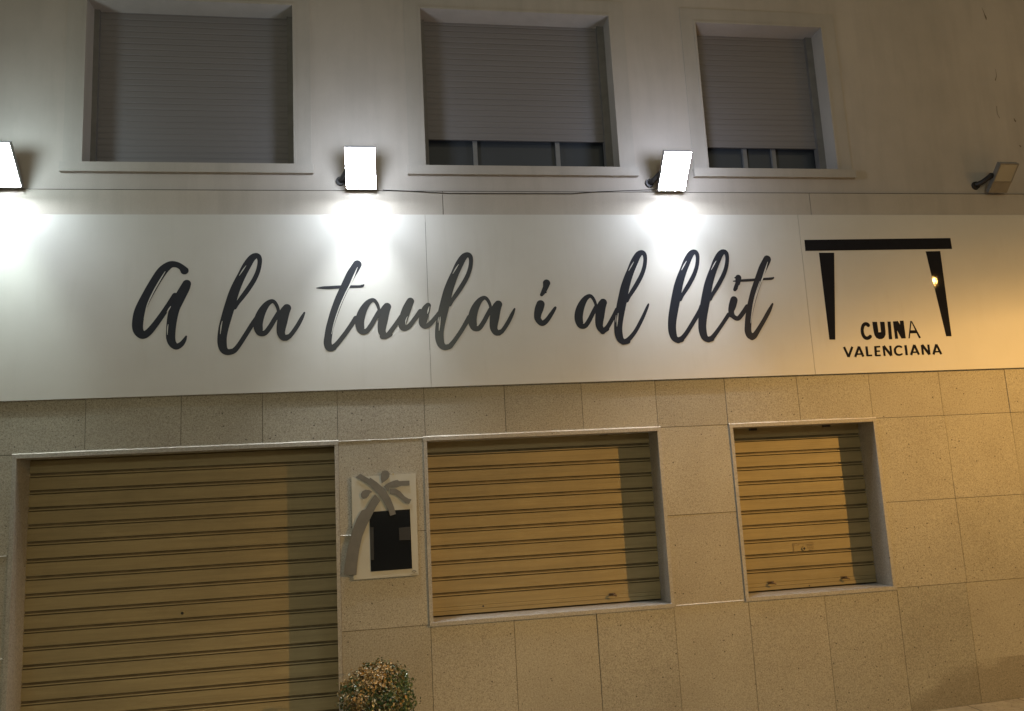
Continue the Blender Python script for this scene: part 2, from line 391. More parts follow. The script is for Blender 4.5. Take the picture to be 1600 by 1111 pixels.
# old cracks and plugged holes in the render at the right
def smear(pts, w_):
    bm = bmesh.new()
    q = [P(a, b) for a, b in pts]
    for (x0, z0), (x1, z1), a, b in zip(q, q[1:], w_, w_[1:]):
        vs = [bm.verts.new(p) for p in ((x0 - a, -0.0015, z0), (x0 + a, -0.0015, z0), (x1 + b, -0.0015, z1), (x1 - b, -0.0015, z1))]
        bm.faces.new(vs)
    build('wall_crack', bm, CRACK, bld)
smear([(1534, 12), (1538, 22), (1540, 27), (1541, 31)], [0.001, 0.003, 0.008, 0.003])
smear([(1555, 108), (1557, 118), (1555, 126)], [0.001, 0.002, 0.004]); smear([(1557, 166), (1558, 178), (1562, 185)], [0.002, 0.002, 0.002])
smear([(1584, 185), (1586, 189), (1587, 191)], [0.002, 0.007, 0.003]); smear([(1593, 227), (1595, 230)], [0.006, 0.006])


# ------------------------------------------------------------------ ground floor openings with roller shutters
DEPTH = 0.19
def lining(name, h, door=False):
    l, r, b, t = h; bm = bmesh.new(); y0 = -0.009; y1 = 0.40
    ol, orr, ob, ot = l - TR, r + TR, b - TR, t + TR
    box(bm, ol - 0.002, orr + 0.002, y0 - 0.001, y1, t, ot)                      # lintel slab, sits 1 mm prouder
    if not door: box(bm, ol, orr, y0 - 0.004, y1, ob, b)                       # sill slab
    zb = -0.5 if door else b
    box(bm, ol, l, y0, y1, zb, t); box(bm, r, orr, y0, y1, zb, t)
    return build(name, bm, TRIM, bld, bevel=0.003)
def shutter(parent, h, z_ref, pitch, end_rail=True):
    l, r, b, t = h; bm = bmesh.new()
    prof = [(0.0, .015), (.0048, .015), (.0058, -.001), (.0140, -.001), (.0160, .0130), (.0270, .0140), (.0285, 0.0), (pitch - .001, 0.0)]
    pts = []; k0 = int((b - z_ref) / pitch) - 2
    zb = b + (0.062 if end_rail else 0)
    z = z_ref + k0 * pitch
    pts.append((zb, 0.0))
    while z < t + 0.1:
        for dz, dy in prof:
            if zb < z + dz <= t + 0.03: pts.append((z + dz, dy))
        z += pitch
    y = DEPTH
    nx = 14; xs = [l - 0.001 + (r - l + 0.002) * i / nx for i in range(nx + 1)]
    prev = None
    sag = lambda x, zz_: 0.0018 * math.sin(x * 2.3 + zz_ * 0.9) + 0.0012 * math.sin(zz_ * 5.1 + x)
    for zz_, dy in pts:
        cur = [bm.verts.new((x, y + dy + sag(x, zz_), zz_)) for x in xs]
        if prev:
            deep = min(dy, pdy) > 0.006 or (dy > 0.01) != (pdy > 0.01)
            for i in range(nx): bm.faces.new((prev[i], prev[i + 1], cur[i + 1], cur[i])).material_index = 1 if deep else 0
        prev = cur; pdy = dy
    if end_rail:
        box(bm, l + 0.004, r - 0.004, y - 0.006, y + 0.02, b + 0.012, b + 0.036); box(bm, l + 0.004, r - 0.004, y - 0.002, y + 0.02, b + 0.0375, b + 0.061)
    # guide channels at both sides
    return build('roller_shutter', bm, [SHUT, GROOVE_SHADE], parent)
def shutter_hole(parent, px, py, name='lock_cylinder'):
    x, z = P(px, py, DEPTH); bm = bmesh.new()
    cyl(bm, (x, DEPTH + 0.004, z), (x, DEPTH - 0.006, z), 0.017, 0.015, 20); cyl(bm, (x, DEPTH - 0.006, z), (x, DEPTH - 0.0075, z), 0.009, 0.008, 12, 1)
    return build(name, bm, [SHUT, DARKMETAL], parent)
def handle(parent, px, py):
    x, z = P(px, py, DEPTH - 0.03); bm = bmesh.new()
    box(bm, x - 0.022, x + 0.024, DEPTH - 0.005, DEPTH + 0.002, z - 0.009, z + 0.009)
    tube(bm, [(x - 0.006, DEPTH - 0.004, z), (x - 0.004, DEPTH - 0.03, z + 0.004), (x + 0.004, DEPTH - 0.04, z + 0.002), (x + 0.022, DEPTH - 0.042, z - 0.006)], 0.0065)
    return build('handle', bm, LATCH, parent, bevel=0.001)
def stopper(parent, px, py):
    x, z = P(px, py, DEPTH - 0.03); bm = bmesh.new()
    box(bm, x - 0.028, x + 0.028, DEPTH - 0.022, DEPTH - 0.003, z - 0.008, z + 0.012)
    return build('stopper', bm, DARKMETAL, parent, bevel=0.002)

door = tag(lining('doorway', DOOR, True), 'wide doorway closed by a tan roller shutter')
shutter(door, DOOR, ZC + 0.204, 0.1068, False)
shutter_hole(door, 285, 958)
wa = tag(lining('shop_window', WA), 'wide stone framed window with a closed tan shutter')
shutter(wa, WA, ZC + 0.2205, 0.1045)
handle(wa, 958, 929.5); stopper(wa, 744.6, 685.5); stopper(wa, 943.7, 678)
bm = bmesh.new(); x, z = P(755, 947, DEPTH); cyl(bm, (x, DEPTH + 0.003, z), (x, DEPTH - 0.004, z), 0.006, n=12); build('bolt_hole', bm, DARKMETAL, wa)
wb = tag(lining('shop_window', WB), 'narrow stone framed window with a closed tan shutter')
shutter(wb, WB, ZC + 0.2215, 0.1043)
handle(wb, 1322, 903); handle(wb, 1207, 911); shutter_hole(wb, 1256, 857); stopper(wb, 1178, 671); stopper(wb, 1293, 665)
bm = bmesh.new(); x, z = P(1264, 915, DEPTH); cyl(bm, (x, DEPTH + 0.003, z), (x, DEPTH - 0.008, z), 0.005, n=12); build('bolt_hole', bm, DARKMETAL, wb)
# faint worn sticker around the lock of the small shutter
bm = bmesh.new(); x0, z0 = P(1239, 849, DEPTH); x1, z1 = P(1273, 862, DEPTH)
for a, b, c, d in ((x0, x1, z0 - 0.002, z0), (x0, x0 + 0.002, z1, z0), (x0, x0 + 0.05, z1 - 0.001, z1 + 0.001), (x1 - 0.055, x1, z0 - 0.014, z0 - 0.012), (x1 - 0.06, x1 - 0.01, z0 - 0.022, z0 - 0.020), (x1 - 0.05, x1, z0 - 0.034, z0 - 0.032), (x1 - 0.055, x1, z0 - 0.045, z0 - 0.043), (x1 - 0.04, x1 - 0.01, z0 - 0.055, z0 - 0.053), (x0 + .01, x0 + 0.05, z0 - 0.012, z0 - 0.010)):
    box(bm, a, b, DEPTH - 0.0035, DEPTH - 0.001, min(c, d), max(c, d))
build('sticker_residue', bm, simple('old_sticker_glue', (0.27, 0.20, 0.11), 0.8), wb)

# ------------------------------------------------------------------ upper windows
RD = 0.17
def upper_window(h, z_blind, mull, label):
    l, r, b, t = h; bm = bmesh.new()
    # recess lining: four thin reveal slabs behind the wall face
    for a in ((l - 0.02, l, -0.0, 0.40, b, t), (r, r + 0.02, 0.0, 0.40, b, t), (l - 0.02, r + 0.02, 0.0, 0.40, t, t + 0.02)):
        box(bm, a[0], a[1], 0.0015, a[3], a[4], a[5])
    # low relief surround
    s = 0.12; y0 = -0.0045
    box(bm, l - s, l - 0.0, y0, 0.0012, b, t); box(bm, r, r + s, y0, 0.0012, b, t); box(bm, l - s, r + s, y0, 0.0012, t, t + s)
    # thin raised lip round the opening
    box(bm, l - 0.018, l, y0 - 0.004, y0 - 0.0002, b, t); box(bm, r, r + 0.018, y0 - 0.004, y0 - 0.0002, b, t); box(bm, l - 0.018, r + 0.018, y0 - 0.004, y0 - 0.0002, t, t + 0.018)
    win = tag(build('window', bm, SURR, bld, bevel=0.001), label)
    bm = bmesh.new(); box(bm, l - s - 0.01, r + s + 0.01, -0.035, 0.005, b - 0.07, b - 0.004); box(bm, l, r, 0.005, 0.40, b - 0.07, b - 0.004); build('sill', bm, SURR, win, bevel=0.003)
    for g0_, g1_ in ((l, l + 0.035), (r - 0.055, r)):
        bm = bmesh.new(); box(bm, g0_, g1_, RD - 0.03, RD + 0.03, b, t); build('guide_rail', bm, GUIDE, win, bevel=0.002)
    bm = bmesh.new(); p = 0.045; y = RD; xs = (l + 0.03, r - 0.05); prev = None
    zt = t + 0.02; z = z_blind
    while z < zt:
        for dz, dy in ((0, 0.003), (0.005, 0.0), (0.037, -0.0005), (0.042, 0.002)):
            cur = [bm.verts.new((x, y + dy, z + dz)) for x in xs]
            if prev: bm.faces.new((prev[0], prev[1], cur[1], cur[0]))
            prev = cur
        z += p
    box(bm, xs[0], xs[1], y - 0.006, y + 0.012, z_blind - 0.016, z_blind - 0.0005)
    build('roller_blind', bm, BLIND, win)
    if mull:
        bm = bmesh.new(); box(bm, l, r, RD + 0.06, RD + 0.066, b, z_blind + 0.1); build('window_pane', bm, PANE, win)
        bm = bmesh.new()
        for x in mull: box(bm, x - 0.016, x + 0.016, RD + 0.035, RD + 0.058, b + 0.02, z_blind + 0.1)
        box(bm, l, r, RD + 0.034, RD + 0.0585, b - 0.002, b + 0.02)
        build('sash_bar', bm, simple('grey_sash', (0.20, 0.20, 0.20), 0.5), win)
    return win
upper_window(W1, zz(0.4100) + 0.02, None, 'upper window fully closed by its dark blind')
upper_window(W2, P(800, 217, .17)[1], [P(743, 240, .2)[0], P(872, 240, .2)[0]], 'upper window with a strip of glass under its blind')
upper_window(W3, P(1210, 229, .17)[1], [P(1165, 245, .2)[0], P(1210, 245, .2)[0]], 'small upper window with a strip of glass under its blind')

# ------------------------------------------------------------------ the sign board
SY = -0.024                                    # front face of the sign panels
sign = tag(empty('sign_board', (1.5, -0.02, Z_SIGN0)), 'long white sign board reading A la taula i al llit across the front', 'sign')
seams = [-5.5, P(669, 470, SY)[0], P(1258, 440, SY)[0], 7.2]
for a, b in zip(seams, seams[1:]):
    bm = bmesh.new(); zt = zz(0.3437)
    box(bm, a + 0.0014, b - 0.0014, SY, -0.0155, Z_SIGN0, zt)
    build('panel', bm, SIGN, sign, bevel=0.0012)

LY = SY - 0.0006
count = [0]
def ribbon(bm, pts, mi=0, flat=False, lift=0.0, sub=7, thick=0.0009):
    """brush stroke: (x, z, width) in metres on the sign plane"""
    q = []
    n = len(pts)
    if flat or n == 2: q = list(pts)
    else:
        for i in range(n - 1):
            p0, p1, p2, p3 = pts[max(i - 1, 0)], pts[i], pts[i + 1], pts[min(i + 2, n - 1)]
            for s in range(sub):
                t = s / sub
                q.append(tuple(0.5 * (2 * b + (c - a) * t + (2 * a - 5 * b + 4 * c - d) * t * t + (3 * b - a - 3 * c + d) * t ** 3) for a, b, c, d in zip(p0, p1, p2, p3)))
        q.append(tuple(pts[-1]))
    count[0] += 1
    base = SY - thick - lift - (count[0] % 6) * 0.00012
    L, R = [], []
    m_ = len(q)
    dirs = []
    for i in range(m_):
        a, b = q[max(i - 1, 0)], q[min(i + 1, m_ - 1)]
        dx, dz = b[0] - a[0], b[1] - a[1]; k = math.hypot(dx, dz) or 1; dirs.append((dx / k, dz / k))
    def ring(i, y): 
        x, z, w_ = q[i]; dx, dz = dirs[i]
        return (x - dz * w_ / 2, y, z + dx * w_ / 2), (x + dz * w_ / 2, y, z - dx * w_ / 2)
    prev = None
    for i in range(m_):
        y = base - 0.00010 * i / max(1, m_ - 1)
        a, b = ring(i, y); cur = (bm.verts.new(a), bm.verts.new(b), bm.verts.new((a[0], SY + 0.0005, a[2])), bm.verts.new((b[0], SY + 0.0005, b[2])))
        if prev:
            for f in ((prev[0], prev[1], cur[1], cur[0]), (prev[0], cur[0], cur[2], prev[2]), (prev[1], prev[3], cur[3], cur[1])):
                bm.faces.new(f).material_index = mi
        prev = cur
        if (i == 0 or i == m_ - 1) and not flat:      # round caps
            x, z, w_ = q[i]; dx, dz = dirs[i]; s = -1 if i == 0 else 1; r = w_ / 2; N_ = 9
            arc = [bm.verts.new((x + (-dz * math.cos(t) + s * dx * math.sin(t)) * r, y, z + (dx * math.cos(t) + s * dz * math.sin(t)) * r)) for t in [math.pi * k / N_ for k in range(N_ + 1)]]
            bm.faces.new(arc).material_index = mi
def poly(bm, pts, y, yb, mi=0):
    A = [bm.verts.new((x, y, z)) for x, z in pts]; B = [bm.verts.new((x, yb, z)) for x, z in pts]
    f = bm.faces.new(A); f.material_index = mi
    for i in range(len(A)):
        bm.faces.new((A[i], A[(i + 1) % len(A)], B[(i + 1) % len(A)], B[i])).material_index = mi
    bmesh.ops.triangulate(bm, faces=[f])

def conv(pts, org, s, wf=1.0):
    """places read off the photo (origin, magnification) -> metres on the sign plane"""
    out = []
    for x, y, w_ in pts:
        px, py = org[0] + x / s, org[1] + y / s
        a = P(px, py, SY); b = P(px + 1, py, SY); c = P(px, py + 1, SY)
        k = math.sqrt(abs((b[0] - a[0]) * (c[1] - a[1]) - (b[1] - a[1]) * (c[0] - a[0])))
        out.append((a[0], a[1], w_ / s * k * wf))
    return out
def shift(pts, dx, dz): return [(x + dx, z + dz, w_) for x, z, w_ in pts]
O4, O5, O6, O7, O8 = (200, 390), (340, 390), (490, 390), (660, 390), (890, 380)
K = 6.533; K8 = 4.848
def letter(strokes, slits=()):
    bm = bmesh.new()
    for s in strokes: ribbon(bm, s)
    for s in slits: ribbon(bm, s, 1, lift=0.0011)
    return build('letter', bm, [VINYL, SIGN], sign)
def rel(px_new, px_old):
    """offset between the same landmarks of two equal glyphs"""
    d = [(P(*a, SY)[0] - P(*b, SY)[0], P(*a, SY)[1] - P(*b, SY)[1]) for a, b in zip(px_new, px_old)]
    return sum(x for x, _ in d) / len(d), sum(z for _, z in d) / len(d)
def at(o, s, *pts): return [(o[0] + x / s, o[1] + y / s) for x, y in pts]

# capital A
letter([conv([(577,215,82),(548,182,62),(500,155,60),(440,152,72),(385,185,90),(338,235,100),(285,315,102),(232,405,104),(188,485,104),(150,560,108),(118,640,112),(102,720,112),(98,790,108),(112,840,98),(150,872,84),(200,852,74),(262,785,66),(345,672,60),(420,562,58),(480,470,60)], O4, K),
        conv([(600,350,86),(580,395,98),(540,468,105),(505,535,108),(478,595,105),(458,670,102),(445,750,98),(437,830,94),(437,905,90),(455,960,78),(495,990,66),(545,965,54),(578,920,38),(594,886,18)], O4, K)],
       [conv([(380,225,5),(325,315,12),(255,440,12),(197,570,10),(164,705,5)], O4, K), conv([(437,580,5),(418,608,12),(400,640,6)], O4, K), conv([(410,765,5),(404,810,10),(402,870,4)], O4, K)])
# glyph l and glyph a, as written in "la"
L_loop = conv([(172,590,50),(205,545,42),(255,480,48),(312,403,50),(372,310,48),(412,220,45),(430,135,44),(424,82,50),(395,63,58),(350,88,72),(298,165,84),(247,262,84),(203,352,92),(163,450,100),(133,550,106),(110,625,106),(87,705,104),(62,800,100),(47,890,94),(47,960,92),(62,1018,80),(100,1046,66),(150,1040,58)], O5, K)
L_slit = [conv([(290,165,4),(258,210,11),(222,265,4)], O5, K)]
L_low = [conv([(48,730,4),(36,790,11),(28,862,4)], O5, K)]
L_exit = conv([(130,1046,60),(170,1030,56),(218,975,50),(290,865,48),(355,762,48),(400,700,50)], O5, K)
A_bowl = conv([(622,650,30),(618,610,32),(598,560,36),(570,530,40),(540,532,48),(500,562,62),(458,622,80),(428,690,92),(414,755,94),(418,810,88),(438,850,70),(485,850,54),(535,790,50),(582,712,48),(622,650,50)], O5, K)
A_stem = conv([(708,598,86),(690,628,98),(672,672,108),(660,740,102),(648,810,90),(650,862,78),(680,900,66),(735,885,48)], O5, K)
A_tail = conv([(700,902,60),(745,874,46),(810,785,44),(858,700,38),(886,645,20)], O5, K)
lm_l = at(O5, K, (405,33), (90,1080)); lm_a = at(O5, K, (550,508), (680,938), (712,553))
letter([L_loop, L_exit], L_slit + L_low)
letter([A_bowl, A_stem, A_tail])
# t
T_stem = conv([(446,152,88),(420,195,92),(385,250,94),(350,318,90),(318,385,88),(288,450,88),(260,512,88),(232,585,86),(207,655,84),(184,730,80),(163,805,77),(149,890,77),(144,955,80),(163,1003,76),(205,1000,62)], O6, K)
T_exit = conv([(185,1008,66),(235,968,52),(310,876,48),(380,778,48),(430,700,50)], O6, K)
T_bar = conv([(30,393,8),(90,389,26),(160,388,32),(260,382,32),(400,378,28),(470,377,26),(500,370,28),(512,360,14)], O6, K)
T_slit = [conv([(448,182,4),(405,285,15),(372,360,13),(330,440,11),(268,580,11),(215,735,10),(184,862,4)], O6, K)]
letter([T_stem, T_exit, T_bar], T_slit)
lm_t = at(O6, K, (452,112), (180,1045))
# a (taula)
d = rel(at(O6, K, (605,497), (725,915), (750,543)), lm_a)
letter([shift(A_bowl, *d), shift(A_stem, *d), conv([(705,885,62),(750,880,52),(805,812,48),(860,735,46),(895,685,48)], O6, K)])
# u
letter([conv([(988,528,76),(972,560,82),(952,605,90),(930,665,92),(912,725,88),(905,775,78),(925,803,62),(975,782,50),(1035,705,46),(1090,630,50)], O6, K),
        conv([(1168,572,60),(1148,605,80),(1130,660,92),(1117,720,88),(1117,760,76),(1142,782,54),(1190,758,48),(1250,688,44),(1310,615,44)], O6, K),
        conv([(1182,570,26),(1188,600,10),(1180,650,5)], O6, K)],
       [conv([(957,684,4),(942,725,9),(940,765,4)], O6, K), conv([(1180,582,4),(1170,620,12),(1163,652,5)], O6, K)])
# l, a
d = rel(at(O7, 6.536, (452,32), (238,1022)), lm_l)
letter([shift(L_loop, *d), conv([(285,985,54),(330,928,46),(392,838,44),(445,750,46),(480,690,50)], O7, 6.536)],
       [shift(L_slit[0], *d), conv([(182,688,5),(176,760,13),(170,828,4)], O7, 6.536), conv([(168,690,3),(162,720,8),(160,750,3)], O7, 6.536)])
d = rel(at(O7, 6.536, (630,476), (760,885), (775,516)), lm_a)
letter([shift(A_bowl, *d), shift(A_stem, *d), shift(A_tail, *d)])
# i
letter([conv([(1207,558,84),(1192,605,88),(1178,660,76),(1180,710,66),(1220,752,58),(1265,728,50),(1315,660,42),(1350,605,32),(1358,592,24)], O7, 6.536),
        conv([(1268,343,76),(1258,385,56),(1238,428,48),(1217,462,34)], O7, 6.536), conv([(1272,430,3),(1262,442,7),(1257,446,3)], O7, 6.536)])
# a l
d = rel(at(O8, K8, (155,388), (250,685), (248,418)), lm_a)
letter([shift(A_bowl, *d), shift(A_stem, *d), conv([(250,668,44),(285,638,34),(325,570,32),(360,505,36)], O8, K8)])
d = rel(at(O8, K8, (550,53), (407,768)), lm_l)
letter([shift(L_loop, *d), conv([(405,748,44),(440,735,36),(495,672,29),(548,575,27),(588,485,20),(597,462,12)], O8, K8)],
       [shift(L_slit[0], *d), conv([(368,530,3),(362,580,9),(358,630,3)], O8, K8), conv([(352,545,2),(350,575,5),(350,600,2)], O8, K8)])
# l l i t
d = rel(at(O8, K8, (940,50), (822,753)), lm_l)
letter([shift(L_loop, *d), conv([(822,735,46),(850,722,38),(885,680,32),(935,600,32),(985,515,34),(1000,480,36)], O8, K8)], [shift(L_slit[0], *d)])
d = rel(at(O8, K8, (1165,48), (1050,748)), lm_l)
letter([shift(L_loop, *d), conv([(1052,730,44),(1080,716,36),(1120,665,30),(1165,600,28),(1205,540,30)], O8, K8)], [shift(L_slit[0], *d)])
letter([conv([(1245,430,56),(1233,475,56),(1224,518,44),(1240,555,36),(1275,570,34),(1308,535,34),(1345,480,34)], O8, K8),
        conv([(1200,545,6),(1222,556,14),(1250,562,24)], O8, K8),
        conv([(1278,262,46),(1274,300,36),(1262,332,34),(1251,352,26)], O8, K8), conv([(1252,262,10),(1275,256,24)], O8, K8)],
       [conv([(1284,318,3),(1278,335,6),(1274,350,2)], O8, K8)])
d = rel(at(O8, K8, (1500,93), (1378,732)), lm_t)
letter([shift(T_stem, *d), conv([(1380,712,46),(1400,700,42),(1430,655,34),(1470,588,31),(1510,515,29),(1537,460,14)], O8, K8),
        conv([(1240,288,8),(1300,284,18),(1380,279,20),(1450,273,18),(1525,269,19),(1544,262,12)], O8, K8)],
       [shift(T_slit[0], *d), conv([(1440,290,3),(1405,400,7),(1385,500,8),(1372,600,3)], O8, K8)])

# the table logo and small lettering
def ppoly(name, pts, org, s, mat=None):
    bm = bmesh.new(); poly(bm, [P(org[0] + x / s, org[1] + y / s, SY) for x, y in pts], SY - 0.0012, SY + 0.0005)
    return build(name, bm, mat or VINYLB, sign)
OL = (1220, 330); SLg = 3.8316
ppoly('logo_table_top', [(141,172),(1015,161),(1025,226),(147,238)], OL, SLg)
ppoly('logo_table_leg', [(228,249),(319,249),(326,769),(291,769)], OL, SLg)
ppoly('logo_table_leg', [(867,241),(954,239),(1022,749),(990,749)], OL, SLg)
OC = (1300, 480)
def small(strokes):
    bm = bmesh.new()
    for s in strokes:
        if len(s[0]) == 2: poly(bm, [P(OC[0] + x / 8, OC[1] + y / 8, SY) for x, y in s], SY - 0.0012 - 0.00008 * (count[0] % 5), SY + 0.0005); count[0] += 1
        else: ribbon(bm, conv(s, OC, 8), flat=len(s) <= 3, lift=0.0003)
    return build('letter', bm, VINYLB, sign)
small([[(452,226,44),(440,214,44),(415,209,42),(392,226,40),(379,262,40),(378,305,40),(390,350,42),(412,380,42),(440,388,42),(465,378,42),(478,366,42)]])
small([[(503,183),(562,183),(580,315),(588,334),(600,338),(610,330),(613,312),(600,183),(655,183),(668,300),(668,345),(652,380),(625,398),(590,400),(556,386),(532,350),(520,300)]])
small([[(693,180),(732,180),(752,400),(712,402)]])
small([[(762,178),(822,173),(852,222),(846,170),(893,168),(922,390),(868,392),(812,285),(826,393),(790,396)]])
small([[(979,172),(993,172),(971,390),(956,390)], [(985,172),(1000,178),(1110,382),(1088,390)], [(974,290),(1043,288),(1060,326),(970,328)]])
w_ = 28
small([[(150,497,w_),(207,622,w_)], [(207,622,w_),(253,495,w_)]])
small([[(290,622,w_),(336,492,w_)], [(336,492,w_),(392,618,w_)], [(308,588,18),(378,585,18)]])
small([[(430,490,w_+2),(443,612,w_+2)], [(438,606,20),(501,602,20)]])
small([[(540,488,w_+2),(550,612,w_+2)], [(535,497,20),(601,493,20)], [(540,552,18),(598,549,18)], [(545,606,20),(608,602,20)]])
small([[(642,486,w_-1),(658,610,w_-1)], [(645,484,w_+3),(742,606,w_+3)], [(728,482,w_-1),(742,606,w_-1)]])
small([[(866,498,22),(845,489,22),(818,491,24),(795,508,26),(786,540,28),(796,575,27),(820,594,24),(850,596,22),(874,585,20)]])
small([[(918,475,w_+2),(934,600,w_+2)]])
small([[(988,598,w_),(1028,472,w_)], [(1028,472,w_),(1086,594,w_)], [(1005,564,18),(1072,561,18)]])
small([[(1122,472,w_-1),(1138,595,w_-1)], [(1125,470,w_+3),(1218,592,w_+3)], [(1203,468,w_-1),(1218,592,w_-1)]])
small([[(1268,592,w_),(1303,465,w_)], [(1303,465,w_),(1366,589,w_)], [(1282,558,18),(1350,555,18)]])

# ------------------------------------------------------------------ floodlights
def floodlight(x, z, mat_lens, label, group=None, lit=False):
    S = 1.25 if lit else 1.0  # lit heads enlarged: the glow around the lamps is put into their size
    t = tag(empty('floodlight', (x, 0, z)), label, 'floodlight', group)
    # local frame of the head: u across, v up-and-out along the face, n = the way the glass looks
    v = Vector((0, -0.67, 0.742)); n = Vector((0, -0.742, -0.67)); o = Vector((x, -0.060, z))
    def hb(bm, u0, u1, v0, v1, n0, n1, mi=0):
        vs = []
        for a, b, c in ((u0,v0,n0),(u1,v0,n0),(u1,v1,n0),(u0,v1,n0),(u0,v0,n1),(u1,v0,n1),(u1,v1,n1),(u0,v1,n1)):
            vs.append(bm.verts.new(o + Vector((a * S, 0, 0)) + v * (b * S) + n * c))
        for q in ((0,3,2,1),(4,5,6,7),(0,1,5,4),(1,2,6,5),(2,3,7,6),(3,0,4,7)): bm.faces.new([vs[i] for i in q]).material_index = mi
    bm = bmesh.new()
    hb(bm, -0.080, 0.080, -0.008, 0.230, -0.038, 0.0)
    lv = 0.0 if lit else 0.078
    hb(bm, -0.080, 0.080, lv, lv + 0.008, 0.0002, 0.005); hb(bm, -0.080, 0.080, 0.222, 0.230, 0.0002, 0.005)   # rim of the lens
    hb(bm, -0.080, -0.072, lv + 0.0085, 0.2215, 0.0002, 0.005); hb(bm, 0.072, 0.080, lv + 0.0085, 0.2215, 0.0002, 0.005)
    for i in range(7): hb(bm, -0.066 + i * 0.021, -0.062 + i * 0.021, 0.09, 0.22, -0.052, -0.0382)              # cooling fins
    build('housing', bm, HOUSING, t, bevel=0.002)
    bm = bmesh.new(); hb(bm, *((-0.079, 0.079, 0.001, 0.229, 0.0052, 0.008) if lit else (-0.0715, 0.0715, lv + 0.009, 0.221, 0.0004, 0.003))); build('lens', bm, mat_lens, t)
    bm = bmesh.new()
    tube(bm, [(x - 0.14, -0.012, z + 0.075), (x - 0.12, -0.055, z + 0.082), (x - 0.10, -0.09, z + 0.10), (x - 0.083, -0.115, z + 0.115)], 0.020, 12)
    cyl(bm, (x - 0.142, 0.0, z + 0.072), (x - 0.142, -0.016, z + 0.072), 0.034, 0.030, 20)
    cyl(bm, (x - 0.096, -0.112, z + 0.112), (x - 0.080, -0.112, z + 0.112), 0.022, n=16)
    build('bracket', bm, DARKMETAL, t, smooth=False)
    return t
ZL = ZC + 2.066
LX = [(-2.36, (0.86, 1.0, 0.93)), (-0.10, (0.93, 0.98, 1.0)), (2.13, (0.90, 0.93, 1.0))]
labs = ['lit floodlight at the left edge, above the left end of the sign', 'lit white floodlight above the words of the sign, between the two wide upper windows', 'lit white floodlight under the left side of the smallest upper window']
for (x, c), lb, e_ in zip(LX, labs, (0.66, 1.0, 0.78)):
    floodlight(x, ZL, LENS_ON, lb, 'floodlights above the sign', True)
    light('floodlight_beam', 'SPOT', (x, -0.33, ZL + 0.13), (x, -0.10, ZL - 1.30), 88 * e_, c, spot_size=math.radians(58), spot_blend=1.0, shadow_soft_size=0.04)
    light('floodlight_wide_beam', 'SPOT', (x, -0.33, ZL + 0.13), (x, -0.06, ZL - 0.90), 7.0 * e_, c, spot_size=math.radians(130), spot_blend=1.0, shadow_soft_size=0.04)
    light('upper_wall_fill', 'POINT', (x, -0.50, ZL + 0.16), (x, 0, ZL), 12.5, (c[0] * 0.84, c[1] * 0.89, c[2]), shadow_soft_size=0.08)  # added fill light that brightens the upper wall in place of lens glare
floodlight(4.81, ZL, LENS_OFF, 'unlit grey floodlight at the far right above the sign', 'floodlights above the sign')

# cable resting on the cladding band between the two right-hand lit lamps
cp = [(598, 297), (640, 298.5), (672, 300.5), (700, 302), (760, 302.3), (860, 302.5), (895, 302.5), (925, 300), (975, 298), (1020, 296.5), (1045, 288)]
bm = bmesh.new(); tube(bm, [(P(a, b, -0.02)[0], -0.020 , P(a, b, -0.02)[1]) for a, b in cp], 0.0028)
tag(build('cable', bm, RUBBER), 'thin black cable lying along the top of the band between two lit floodlights', 'cable')

# ------------------------------------------------------------------ menu board beside the door
BY = -0.017
OM = (530, 720); SM = 5.557
Q = lambda x, y, dep=BY: P(OM[0] + x / SM, OM[1] + y / SM, dep)
cx0, cz0 = Q(105, 143); cx1, cz1 = Q(690, 992)
mb = tag(empty('menu_board', ((cx0 + cx1) / 2, 0, cz1)), 'pale menu board with grey palm cutout and black panel on the tiles', 'menu board')
corners = [Q(105, 143), Q(664, 108), Q(690, 992), Q(125, 1035)]
bm = bmesh.new(); poly(bm, corners, BY, BY + 0.010); build('board', bm, ACRYL, mb)
inner = [Q(262, 444), Q(614, 420), Q(634, 935), Q(275, 962)]
bm = bmesh.new(); poly(bm, inner, BY - 0.003, BY - 0.0002); build('menu_panel', bm, MENU, mb)
bm = bmesh.new(); poly(bm, [Q(518, 582), Q(615, 572), Q(618, 686), Q(523, 690)], BY - 0.0042, BY - 0.0032); build('menu_sheet', bm, PAPER, mb); bm = bmesh.new(); poly(bm, [Q(268, 578), Q(298, 576), Q(302, 860), Q(275, 862)], BY - 0.0042, BY - 0.0032); build('menu_sheet', bm, PAPER, mb)
shapes = [
 [(183,112),(262,158),(268,145),(330,188),(395,245),(445,325),(475,400),(492,462),(442,478),(432,440),(408,400),(376,340),(330,280),(270,220),(205,175),(140,145)],
 [(370,195),(362,160),(360,118),(375,90),(400,82),(425,90),(438,112),(436,138),(420,160),(395,180)],
 [(290,270),(268,280),(256,304),(236,326),(210,330),(191,315),(187,288),(202,263),(228,251),(262,254)],
 [(388,222),(420,195),(470,173),(507,165),(520,176),(610,172),(612,213),(540,216),(500,232),(438,230),(425,268)],
 [(443,240),(490,242),(530,265),(570,310),(600,328),(628,335),(608,374),(575,365),(535,330),(490,295),(440,287)],
 [(312,290),(358,345),(318,405),(268,505),(235,570),(200,660),(175,770),(158,890),(150,990),(40,990),(48,900),(72,760),(112,610),(150,510),(195,432),(228,420),(272,345)]]
bm = bmesh.new()
for i, s in enumerate(shapes): poly(bm, [Q(x, y, BY - 0.006) for x, y in s], BY - 0.007 - i * 0.0002, BY - 0.0044)
build('palm_cutout', bm, PALM, mb)
bm = bmesh.new()      # little emblem at the lower right corner
ex, ez = Q(650, 962); 
